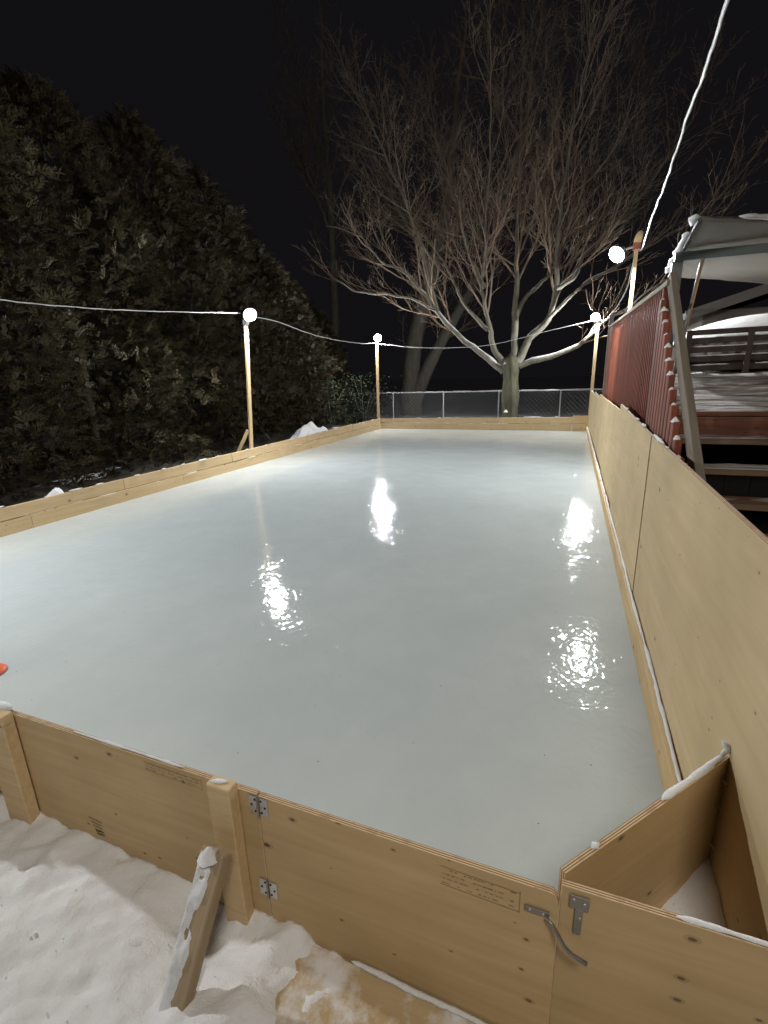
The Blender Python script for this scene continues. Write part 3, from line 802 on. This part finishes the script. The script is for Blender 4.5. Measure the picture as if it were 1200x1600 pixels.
LIMBS = {
    'a': [(-2.21, 16.85, 1.83), (-2.5, 16.8, 2.04), (-3.18, 16.61, 2.61), (-3.83, 16.38, 3.14), (-4.28, 16.13, 3.73), (-4.74, 15.84, 4.37), (-5.26, 15.52, 4.91), (-5.86, 15.22, 5.24), (-6.27, 14.85, 5.82)],
    'b': [(-2.09, 16.85, 1.93), (-2.52, 16.81, 2.5), (-2.65, 16.75, 3.04), (-2.8, 16.68, 3.68), (-2.95, 16.59, 4.38), (-2.87, 16.48, 5.14), (-2.81, 16.31, 6.09), (-2.72, 16.0, 7.63), (-2.65, 15.65, 8.99)],
    'c': [(-2.73, 16.6, 3.13), (-3.5, 16.76, 3.93), (-4.08, 17.0, 4.92), (-4.82, 17.31, 6.01), (-5.89, 17.66, 7.0), (-6.72, 18.1, 8.4)],
    'd': [(-1.95, 16.85, 1.92), (-1.92, 16.92, 3.4), (-1.93, 16.98, 4.35), (-1.96, 17.05, 5.28), (-1.98, 17.2, 7.08), (-2.06, 17.44, 9.33), (-2.11, 17.65, 11.15)],
    'e': [(-1.79, 16.85, 2.12), (-1.44, 16.82, 2.79), (-0.9, 16.77, 3.38), (-0.71, 16.71, 4.26), (-0.76, 16.59, 5.62), (-0.69, 16.48, 6.68), (-0.48, 16.25, 8.4), (-0.19, 16.05, 9.65)],
    'f': [(-1.71, 16.85, 1.98), (-0.77, 16.73, 2.23), (-0.16, 16.62, 2.39), (0.3, 16.49, 2.73), (0.66, 16.45, 3.13), (1.31, 16.3, 3.49), (1.93, 16.1, 4.02)],
    'g': [(-0.69, 16.4, 4.16), (-0.24, 16.48, 4.43), (-0.0, 16.64, 5.05), (0.48, 16.84, 5.54), (1.14, 17.13, 6.13), (1.89, 17.65, 7.3), (2.55, 18.2, 8.48)],
    'h': [(-0.89, 16.55, 3.35), (-0.37, 16.59, 3.86), (0.18, 16.66, 4.3), (0.84, 16.73, 4.63), (1.78, 16.87, 5.18), (2.83, 17.05, 5.74)],
    'i': [(-1.91, 17.0, 3.4), (-1.67, 17.09, 4.02), (-1.18, 17.23, 4.51), (-0.84, 17.38, 4.99), (-0.32, 17.79, 6.32), (0.27, 18.42, 8.14), (0.93, 19.2, 10.15)],
    'j': [(-2.82, 16.3, 4.33), (-3.32, 16.52, 5.32), (-3.84, 16.95, 6.74), (-4.52, 17.55, 8.44), (-5.11, 18.3, 10.43)],
    'k': [(-4.26, 16.05, 3.72), (-4.92, 15.91, 4.07), (-5.71, 15.7, 4.26), (-6.67, 15.37, 4.42), (-7.4, 15.05, 4.81)],
    'l': [(-4.26, 16.05, 3.72), (-4.71, 15.96, 5.35), (-5.08, 15.86, 6.61), (-5.81, 15.69, 8.18), (-6.32, 15.55, 9.34)]}
R0 = {'a': .15, 'b': .14, 'c': .085, 'd': .16, 'e': .175, 'f': .12, 'g': .085, 'h': .075, 'i': .10, 'j': .08, 'k': .05, 'l': .085}
R1 = {'a': .035, 'b': .035, 'c': .03, 'd': .04, 'e': .035, 'f': .03, 'g': .03, 'h': .03, 'i': .03, 'j': .03, 'k': .02, 'l': .03}
mp = empty('maple_tree', (-1.97, 16.85, 0), 'large bare spreading maple with snow on its lower limbs behind the rink', 'tree')
def spline(pts, n=5):
    P = [V(p) for p in pts]; P = [P[0] * 2 - P[1]] + P + [P[-1] * 2 - P[-2]]; out = []
    for i in range(1, len(P) - 2):
        p0, p1, p2, p3 = P[i - 1:i + 3]
        for k in range(n):
            t = k / n
            out.append(0.5 * ((2 * p1) + (p2 - p0) * t + (2 * p0 - 5 * p1 + 4 * p2 - p3) * t * t + (3 * p1 - p0 - 3 * p2 + p3) * t ** 3))
    out.append(P[-2]); return out
tk = MB()
tp_ = spline([(-1.97, 16.85, -0.1), (-1.96, 16.85, 0.25), (-1.97, 16.85, 0.9), (-1.98, 16.85, 1.5), (-1.98, 16.85, 2.0), (-1.95, 16.86, 2.35)], 5)
tr_ = [0.36 - 0.10 * min(1, i / 7) + 0.02 * math.sin(i * .7) for i in range(len(tp_))]
tr_[-1] = 0.10; tr_[-2] = 0.17; tr_[-3] = 0.24
tk.tube(tp_, tr_, 24)
for i, p in enumerate(tk.v):   # furrows and swellings
    c_ = V((-1.97, 16.85, p[2])); d_ = V(p) - c_; a_ = math.atan2(d_.y, d_.x)
    tk.v[i] = tuple(c_ + d_ * (1 + 0.07 * math.sin(a_ * 5 + p[2] * 1.3) + 0.10 * nz(math.cos(a_), math.sin(a_), p[2] * .5, 1.7)))
tk.build('trunk', TRUNK, mp, smooth=True)
T = Tree(21, trop=0.085, wander=0.10)
for kx, pts in LIMBS.items():
    P = spline(pts, 5); n = len(P)
    jit = [p + V((nz(p.x, p.y, p.z, 1.8), nz(p.y, p.z, p.x, 1.8), nz(p.z, p.x, p.y, 1.8))) * 0.05 for p in P]
    jit[0] = P[0]
    rad = [0.86 * (R0[kx] + (R1[kx] * .7 - R0[kx]) * (i / (n - 1)) ** 0.65) for i in range(n)]
    lm = MB(); lm.tube(jit, rad, 10, cap=False); lm.build('limb', BARK, mp, smooth=True)
    dirs = [(jit[min(i + 1, n - 1)] - jit[max(i - 1, 0)]).normalized() for i in range(n)]
    L = sum((jit[i + 1] - jit[i]).length for i in range(n - 1))
    T.kids(jit, dirs, rad, L, 0, 0.34)
    gl = 1.3 if kx in 'akc' else 2.5
    T.grow(jit[-1], dirs[-1], gl, R1[kx] * .7, 1)
    T.grow(jit[-1], rot_about(dirs[-1], 0.5, 2.0), gl * .9, R1[kx] * .6, 1)
    # snow lying on the flatter parts of the limbs
    seg = [(p + V((0, 0, 1)) * rr * 0.80, rr) for p, d, rr in zip(jit, dirs, rad) if abs(d.z) < (0.86 if kx in 'efh' else 0.72) and p.z < 5.2]
    if len(seg) > 3:
        sm = MB(); pts_ = [a for a, b in seg]; k = [0.12] + [1.0] * (len(seg) - 2) + [0.12]
        sm.tube(pts_, [min(0.10, b * 0.78) * c * (0.85 + 0.5 * nz(a.x, a.z, 0, 3)) for (a, b), c in zip(seg, k)], 7, squash=0.7)
        sm.build('limb_snow', SNOW, mp, smooth=True)
tag(T.tw.build('twigs', TWIG, mp), kind='stuff')
print('twigs', T.count, len(T.tw.f))
for c in ((-2.14, 16.68, 2.04), (-2.06, 16.625, 0.52)):
    heap('trunk_snow', c, 0.09, 0.08, 0.09, mp, 5, rough=0.3)

def back_tree(name, limbs, label, seed, scale=1.0, trop=0.10):
    root = empty(name, limbs[0][0][0], label, 'tree')
    t = Tree(seed, trop=trop, wander=0.12)
    for i, (pts, r0, r1) in enumerate(limbs):
        P = spline(pts, 4); n = len(P); rad = [r0 + (r1 - r0) * k / (n - 1) for k in range(n)]
        m = MB(); m.tube(P, rad, 10, cap=False); m.build('trunk' if i == 0 else 'limb', BARK2, root, smooth=True)
        dirs = [(P[min(k + 1, n - 1)] - P[max(k - 1, 0)]).normalized() for k in range(n)]
        L = sum((P[k + 1] - P[k]).length for k in range(n - 1))
        t.kids(P, dirs, rad, min(L, 5.0), 1, 0.3)
        t.grow(P[-1], dirs[-1], 2.6, r1, 2)
    tag(t.tw.build('twigs', TWIG, root), kind='stuff')
back_tree('forked_tree', [([(-6.75, 21.0, -0.1), (-6.75, 21.0, 1.4), (-6.50, 21.0, 3.5), (-5.66, 21.1, 6.4), (-5.1, 21.2, 9.0), (-4.9, 21.3, 12)], .50, .10), ([(-6.65, 21.0, 0.6), (-6.08, 20.95, 1.85), (-5.2, 20.9, 3.4), (-4.1, 20.8, 5.1), (-3.2, 20.8, 7.0), (-2.7, 20.7, 9)], .34, .07)], 'dim forked tree trunk leaning right behind the wire fence', 31)
back_tree('slender_tree', [([(-11.9, 24, -0.1), (-11.8, 24, 5), (-11.74, 24, 8), (-11.72, 24, 11), (-11.85, 24, 14), (-11.7, 24, 18)], .26, .06), ([(-11.75, 24, 8.5), (-12.7, 24, 11), (-13.6, 24, 13)], .10, .04), ([(-11.72, 24, 9.6), (-10.7, 24, 11.2), (-9.8, 24, 12.2)], .08, .03), ([(-11.72, 24, 10.5), (-12.6, 24, 13.4), (-13.3, 24, 16)], .08, .03)], 'dim slender tree rising above the cedar hedge', 37, trop=0.12)

# ------------------------------------------------------------------ cedars
CBARK = bark('cedar_bark', (0.05, 0.035, 0.025), (0.09, 0.065, 0.045))
def cedar(x, y, rad, hgt, label, seed, n=1600):
    root = empty('cedar_tree', (x, y, 0), label, 'tree', 'cedars of the tall hedge on the left')
    mb = MB(); R = random.Random(seed)
    for k in range(n):
        h = R.random() ** 0.9
        a = R.uniform(0, 6.283)
        rmax = (1 - h ** 4.2) * (0.92 + 0.10 * math.sin(h * 19 + seed)) + 0.05
        lob = 1 + 0.45 * noise.noise(V((math.cos(a) * 2.0 + seed, math.sin(a) * 2.0, h * 6)))
        r = rmax * lob * (0.5 + 0.5 * math.sqrt(R.random())) * rad
        hh = hgt * (1 + 0.05 * noise.noise(V((math.cos(a) * 3, math.sin(a) * 3, seed))))
        p = V((math.cos(a) * r, math.sin(a) * r, 0.05 + h * hh))
        out = V((math.cos(a), math.sin(a), 0))
        d = (out * R.uniform(.35, 1) + V((0, 0, R.uniform(-.15, 1.0))) + V((R.gauss(0, .35), R.gauss(0, .35), 0))).normalized()
        sd = (Quaternion(d, R.uniform(0, 3.14)) @ d.orthogonal().normalized())
        Lb = R.uniform(.16, .32); m_ = R.randint(5, 7)
        droop = V((0, 0, -R.uniform(.02, .12)))
        for q in range(m_):
            f = (q + 0.5) / m_
            o = p + d * Lb * f + droop * f * f
            for sg in (1, -1):
                dd = (d * R.uniform(.7, 1.0) + sd * sg * R.uniform(.5, .8) + V((R.gauss(0, .16), R.gauss(0, .16), R.gauss(0, .16)))).normalized()
                ll = Lb * R.uniform(.30, .46) * (1.15 - 0.6 * f); w = ll * 0.135
                nn_ = dd.cross(d.cross(sd)).normalized()
                e = o + dd * ll; c = o + dd * ll * 0.5
                n0 = len(mb.v); mb.v += [tuple(o), tuple(c + nn_ * w), tuple(e), tuple(c - nn_ * w)]
                mb.f.append((n0, n0 + 1, n0 + 2, n0 + 3)); mb.m.append(0)
    mb.build('crown', CEDAR, root, world=False)
    t = MB(); t.tube([(0, 0, -0.1), (0, 0, hgt * .5), (0.05, 0, hgt * .92)], [.10, .06, .015], 8); t.build('trunk', CBARK, root, smooth=True, world=False)
    return root
CED = [(-9.05, 2.9, 1.90, 6.5, 'tall dark cedar cut off at the left edge of the picture'), (-9.05, 5.0, 1.90, 6.9, 'tall dark cedar second from the left edge of the hedge'),
       (-9.05, 7.1, 1.85, 6.6, 'tall dark cedar third from the left in the hedge'), (-9.05, 9.1, 1.85, 6.9, 'tall dark cedar left of the braced light pole'),
       (-9.05, 10.9, 1.80, 6.5, 'dark cedar directly behind the braced light pole'), (-9.05, 12.7, 1.75, 5.6, 'shorter cedar just right of the braced light pole'),
       (-9.3, 14.5, 1.6, 5.2, 'cedar midway between the braced pole and far left pole'), (-9.5, 16.5, 1.6, 4.4, 'low dark cedar nearest the far left corner pole')]
for i, (x, y, r, h, l) in enumerate(CED): cedar(x, y, r, h, l, 50 + i, 7000 if i < 4 else 5000)

def shrub(c, rad, h, label, seed, n=900):
    root = empty('shrub', c, label, 'shrub')
    R = random.Random(seed); mb = MB(); st = MB()
    for k in range(9):
        a = R.uniform(0, 6.28); e = V((math.cos(a) * rad * .7, math.sin(a) * rad * .7, h * R.uniform(.6, .95)))
        st.tube([(0, 0, 0), tuple(e * .5 + V((0, 0, h * .15))), tuple(e)], [.02, .012, .005], 5)
    for k in range(n):
        v = V((R.gauss(0, .45), R.gauss(0, .45), 0)); z = R.uniform(.15, 1) * h
        q = V((v.x * rad, v.y * rad, z)); d = V((R.gauss(0, 1), R.gauss(0, 1), R.gauss(0.2, .6))).normalized(); sd = d.orthogonal().normalized(); l = R.uniform(.06, .11)
        n0 = len(mb.v); mb.v += [tuple(q), tuple(q + d * l * .5 + sd * l * .3), tuple(q + d * l), tuple(q + d * l * .5 - sd * l * .3)]
        mb.f.append((n0, n0 + 1, n0 + 2, n0 + 3)); mb.m.append(0)
    mb.build('foliage', SHRUB, root, world=False); st.build('stem', BARK2, root, world=False)
shrub((-7.35, 17.0, 0), 1.0, 1.9, 'leafy green shrub beside the far left light pole', 5)
shrub((-8.0, 15.6, 0), 0.9, 1.7, 'leafy green shrub low against the hedge end', 6)

# ------------------------------------------------------------------ deck, stairs and railing
def streaky():
    m, nt, b = mat('windblown_deck_snow')
    v = coords(nt, (0.7, 13, 1)); n = tex_noise(nt, v, 1.6, 6, 0.65); n2 = tex_noise(nt, coords(nt), 40, 4)
    c = ramp(nt, n, [(0.36, (0.15, 0.10, 0.075)), (0.47, (0.36, 0.31, 0.28)), (0.56, (0.72, 0.71, 0.71))])
    nt.links.new(c, b.inputs['Base Color']); b.inputs['Roughness'].default_value = 0.85
    bump(nt, b, math_(nt, 'ADD', n, math_(nt, 'MULTIPLY', n2, 0.2)), 0.8, 0.03); return m
DSNOW = streaky()
dk = empty('wooden_deck', (0.7, 4.5, 0), 'raised red deck with slatted railing and open snowy stairs', 'deck')
BROWNW = wood('worn_brown_wood', (0.15, 0.095, 0.06), (0.26, 0.18, 0.115), (0.06, 0.035, 0.02), scuff=0.5)
GAPSHADE = plain('tread_gap_shade', (0.012, 0.010, 0.009), 0.9)  # near-black colour standing in for the shade under the deck
DX0, DX1 = 0.68, 3.6
DZ = 1.42
rng = random.Random(8)
y = 4.50
while y < 9.9:
    board_m = MB(); board_m.chamfer((0, 0, 0), (DX1 - DX0, 0.138, 0.036), 0.003)
    o = put('deck_board', board_m.mesh('deck_board', REDH), dk); o.location = V((DX0, y, DZ - 0.036)) - V(dk.location); y += 0.146
beam('fascia', (DX0, 4.475, DZ - 0.13), (DX1, 4.475, DZ - 0.13), 0.036, 0.185, dk, REDH)
for x in (0.74, 3.5):
    for yy in (4.62, 7.2, 9.7): beam('support_post', (x, yy, -0.1), (x, yy, DZ - 0.045), 0.09, 0.09, dk, GREYW)
beam('rim_joist', (0.665, 4.46, DZ - 0.13), (0.665, 11.7, DZ - 0.13), 0.03, 0.18, dk, REDH)
treads = [(4.23, 1.24), (3.96, 1.06), (3.69, .88), (3.42, .70), (3.15, .52), (2.88, .34)]
for yy, zz in treads:
    mb = MB(); mb.chamfer((0, 0, 0), (1.75, 0.118, 0.04), 0.004)
    for k, dy in enumerate((0.0, 0.126)):
        o = put('tread', mb.mesh('tread', BROWNW if k == 0 else REDH), dk); o.location = V((0.70, yy + dy, zz - 0.04)) - V(dk.location)
    # wind-blown snow lying along each tread
    sm = MB(); nn = 60
    for i in range(nn + 1):
        for j in range(7):
            u = i / nn; w = j / 6; x_ = 0.72 + 1.70 * u; y_ = yy + 0.015 + 0.22 * w
            h = 0.016 * (0.12 + 1.6 * nz(x_ * 0.9, y_ * 9, zz, 1.6, 4))
            if j in (0, 6): h = -0.004
            sm.v.append((x_, y_, zz + max(-0.004, h)))
    for i in range(nn):
        for j in range(6):
            q = i * 7 + j; sm.f.append((q, q + 7, q + 8, q + 1)); sm.m.append(0)
    sm.build('tread_snow', DSNOW, dk, smooth=True)
for x in (0.685, 2.46):
    st_ = MB(); a = V((x, 4.47, DZ - .10)); b = V((x, 2.75, 0.22)); st_.tube([a, b], 0.001, 4)
    beam('stringer', a, b, 0.038, 0.24, dk, REDH)
for k in range(16):   # black boards added behind the open treads to stand for shade
    board('gap_shade_board', (DX0 + 0.01 + k * 0.182, 4.71), (DX0 + 0.19 + k * 0.182, 4.71), -0.05, DZ - 0.05, 0.02, dk, GAPSHADE)
# drifted snow on the deck boards
sm = MB(); nxs, nys = 90, 150
for j in range(nys + 1):
    for i in range(nxs + 1):
        x_ = DX0 + 0.02 + (DX1 - DX0 - .04) * i / nxs; y_ = 4.52 + 3.4 * j / nys
        h = 0.016 * (-0.02 + 1.7 * nz(x_ * .55, y_ * 7.5, 2, 1.4, 5)) + 0.27 * min(1.0, max(0.0, (y_ - 4.62) / 1.25)) ** 1.2 * (1 + 0.12 * nz(x_, y_, 4, 1.2)) + 0.012 * math.floor(max(0, y_ - 4.6) / 0.146) * 0.0
        if j == 0 or i in (0, nxs): h = -0.006
        sm.v.append((x_, y_, DZ + max(-0.006, h)))
for j in range(nys):
    for i in range(nxs):
        q = j * (nxs + 1) + i; sm.f.append((q, q + 1, q + nxs + 2, q + nxs + 1)); sm.m.append(0)
sm.build('deck_snow', DSNOW, dk, smooth=True)
# railing along the rink side: square balusters under a top rail
def rail_z(y): return 2.375 + (y - 4.4) * 0.036
RXX = 0.615
bal = MB(); bal.chamfer((-.019, -.019, 0), (.019, .019, 1.30), 0.004); bal_me = bal.mesh('baluster', REDW)
y = 4.50; i = 0
while y < 11.55:
    o = put('baluster', bal_me, dk); o.location = V((RXX, y, rail_z(y) - 0.03 - 1.30)) - V(dk.location); o.rotation_euler = (rng.uniform(-.006, .006), 0, rng.uniform(-.02, .02))
    y += 0.122
beam('top_rail', (RXX + .01, 4.36, rail_z(4.36) - .01), (RXX + .01, 11.7, rail_z(11.7) - .01), 0.085, 0.038, dk, GREYW)
beam('lower_rail', (RXX + .045, 4.4, 1.50), (RXX + .045, 11.6, 1.50 + .2), 0.04, 0.085, dk, REDW)
beam('end_post', (RXX + .01, 11.72, -0.1), (RXX + .01, 11.72, 2.86), 0.09, 0.09, dk, GREYW)
beam('corner_board', (RXX - 0.022, 11.55, 1.9), (RXX - 0.022, 10.4, 1.87), 0.012, 1.35, dk, REDW)
beam('newel_post', (RXX + .005, 4.46, 0.9), (RXX + .005, 4.46, 2.34), 0.04, 0.085, dk, REDW)
# sloping handrail and its wider balusters, each with a tuft of snow on its cut top
ha = V((RXX + .005, 4.42, 2.395)); hb = V((RXX + .005, 2.62, 1.063))
beam('handrail', ha, hb, 0.042, 0.110, dk, GREYW)
sl = (hb.z - ha.z) / (hb.y - ha.y)
for k in range(12):
    yy = 4.33 - k * 0.118; zt_ = ha.z + sl * (yy - ha.y) - 0.088
    mb = MB(); mb.chamfer((-.019, -.042, 0), (.019, .042, 1.05), 0.004); mb_me = mb.mesh('baluster', REDW)
    o = put('baluster', mb_me, dk); o.location = V((RXX - 0.045, yy, zt_ - 1.05)) - V(dk.location)
    s_ = 0.6 + 0.75 * rng.random()
    heap('snow_tuft', (RXX - 0.05, yy + 0.0, zt_ - .004), 0.020 * s_, 0.042 * s_, 0.024 * s_, dk, 20 + k, n=18, rings=8, rough=0.5, flat=2.2)
snow_strip('snow', [(RXX, 4.5, rail_z(4.5) + .012), (RXX, 11.6, rail_z(11.6) + .012)], 0.022, dk, 30, gap=0.22, dens=22)

# slatted bench on the deck
bn = empty('slatted_bench', (1.7, 6.05, DZ), 'dark slatted bench back standing on the snowy deck', 'bench')
for k, z in enumerate((1.74, 1.83, 1.92, 2.01)):
    beam('slat', (1.07, 6.05, z + 0.01), (3.2, 6.05, z + 0.03), 0.03, 0.056, bn, DARKW)
    snow_strip('slat_snow', [(1.12, 6.04, z + .042), (3.1, 6.04, z + .06)], 0.014, bn, 40 + k, gap=0.25, dens=24)
beam('bench_rail', (1.05, 6.05, 2.10), (3.2, 6.05, 2.125), 0.05, 0.05, bn, DARKW)
for x in (1.07, 1.60, 2.4): beam('upright', (x, 6.03, DZ + .004), (x, 6.03, 2.10), 0.045, 0.05, bn, DARKW)
beam('seat', (1.08, 6.32, 1.80), (3.2, 6.32, 1.80), 0.46, 0.035, bn, DARKW)
# snow covered tub behind the bench
tb = empty('covered_tub', (2.2, 7.6, DZ), 'low round topped cover under orange lit snow behind the bench', 'tub')
mb = MB(); mb.lathe([(1.10, 0.0), (1.12, 0.05), (1.12, 0.58), (1.08, 0.63), (0, 0.64)], Matrix.Translation((2.25, 7.45, DZ + .005)), 40); mb.build('tub_body', SIDING, tb, smooth=False)
heap('tub_snow', (2.25, 7.45, DZ + .62), 1.26, 1.12, 0.32, tb, 3, n=48, rings=20, rough=0.06, flat=2.6)

# warm bulb hanging under the canopy, out of the picture to the right
dl = bpy.data.lights.new('deck_bulb', 'POINT'); dl.energy = 9; dl.color = (1.0, 0.42, 0.10); dl.shadow_soft_size = 0.05
dlo = bpy.data.objects.new('deck_bulb', dl); dlo.location = (3.1, 7.2, 2.8); COL.objects.link(dlo)
# gazebo canopy
gz = empty('gazebo', (0.98, 6.9, DZ), 'grey fabric gazebo canopy on dark metal posts over the deck', 'gazebo')
Acn, Bcn, Ccn, Dcn = V((0.97, 5.78, 3.10)), V((1.04, 7.75, 2.92)), V((4.6, 11.6, 3.0)), V((4.6, 8.1, 3.12))
def can(u, v):
    p = Acn.lerp(Dcn, u).lerp(Bcn.lerp(Ccn, u), v)
    return p + V((0, 0, -0.10 * math.sin(math.pi * min(1, u * 1.2)) * math.sin(math.pi * v) + 0.012 * nz(u * 4, v * 4, 1, 2)))
cm = MB(); nn = 24
for j in range(nn + 1):
    for i in range(nn + 1): cm.v.append(tuple(can(i / nn, j / nn)))
for j in range(nn):
    for i in range(nn):
        q = j * (nn + 1) + i; cm.f.append((q, q + 1, q + nn + 2, q + nn + 1)); cm.m.append(0)
cano = cm.build('canopy', FABRIC, gz, smooth=True)
sol = cano.modifiers.new('thickness', 'SOLIDIFY'); sol.thickness = 0.008
cs = MB()
for j in range(nn + 1):
    for i in range(nn + 1):
        p = can(i / nn, j / nn); e = min(i, j, nn - i, nn - j) / 2.0
        cs.v.append(tuple(p + V((0, 0, 0.012 + 0.06 * min(1, e) * (1 + 0.5 * nz(p.x, p.y, 1, 2))))))
for f in cm.f: cs.f.append(f); cs.m.append(0)
cs.build('canopy_snow', SNOW, gz, smooth=True)
snow_strip('edge_snow', [Acn + V((-.02, 0, .03)), Bcn + V((-.02, 0, .03))], 0.05, gz, 51, gap=0.05, dens=20)
snow_strip('edge_snow', [Acn + V((0, -.02, .02)), Acn.lerp(Dcn, 0.9) + V((0, -.02, .02))], 0.05, gz, 53, gap=0.12, dens=14)
beam('edge_pole', Acn + V((0.012, 0, -.015)), Bcn + V((0.012, 0, -.015)), 0.03, 0.03, gz, plain('matt_pole', (0.05, 0.055, 0.055), 0.8))
beam('cross_beam', (0.93, 6.62, 2.93), (3.4, 6.62, 2.94), 0.05, 0.09, gz, GFRAME)
beam('post', (0.965, 6.66, DZ + .004), (0.965, 6.66, 2.885), 0.105, 0.105, gz, GFRAME)
beam('post_trim', (0.900, 6.60, DZ + .5), (0.900, 6.60, 2.35), 0.022, 0.022, gz, WHITE)
beam('prop_pole', (0.985, 6.2, DZ + .10), (1.17, 6.45, 2.86), 0.03, 0.03, gz, DSTEEL)
mb = MB(); mb.tube([(0.93, 6.55, 2.02), (0.99, 6.53, 2.12), (1.0, 6.55, 2.22), (0.95, 6.57, 2.28)], [.03, .06, .05, .02], 8); mb.build('strap_bundle', BLUE, gz, smooth=True)

# neighbouring house behind the canopy
hs = empty('neighbour_house', (5.0, 15.0, 0), 'dark house roof seen under the canopy behind the deck', 'house')
mb = MB(); mb.chamfer((2.6, 13.5, -0.1), (9.0, 20, 3.0), 0.02); mb.build('wall', SIDING, hs)
rf = MB()
rf.quad([(2.2, 13.1, 2.95), (9.5, 13.1, 5.2), (9.5, 20.4, 5.2), (2.2, 20.4, 2.95)]); rf.quad([(2.2, 13.1, 2.80), (2.2, 20.4, 2.80), (9.5, 20.4, 5.05), (9.5, 13.1, 5.05)])
rf.quad([(2.2, 13.1, 2.80), (9.5, 13.1, 5.05), (9.5, 13.1, 5.2), (2.2, 13.1, 2.95)]); rf.quad([(2.2, 13.1, 2.80), (2.2, 13.1, 2.95), (2.2, 20.4, 2.95), (2.2, 20.4, 2.80)])
rfo = rf.build('roof', ROOF, hs)
beam('fascia', (2.2, 13.07, 2.88), (9.5, 13.07, 5.13), 0.03, 0.2, rfo, SIDING)
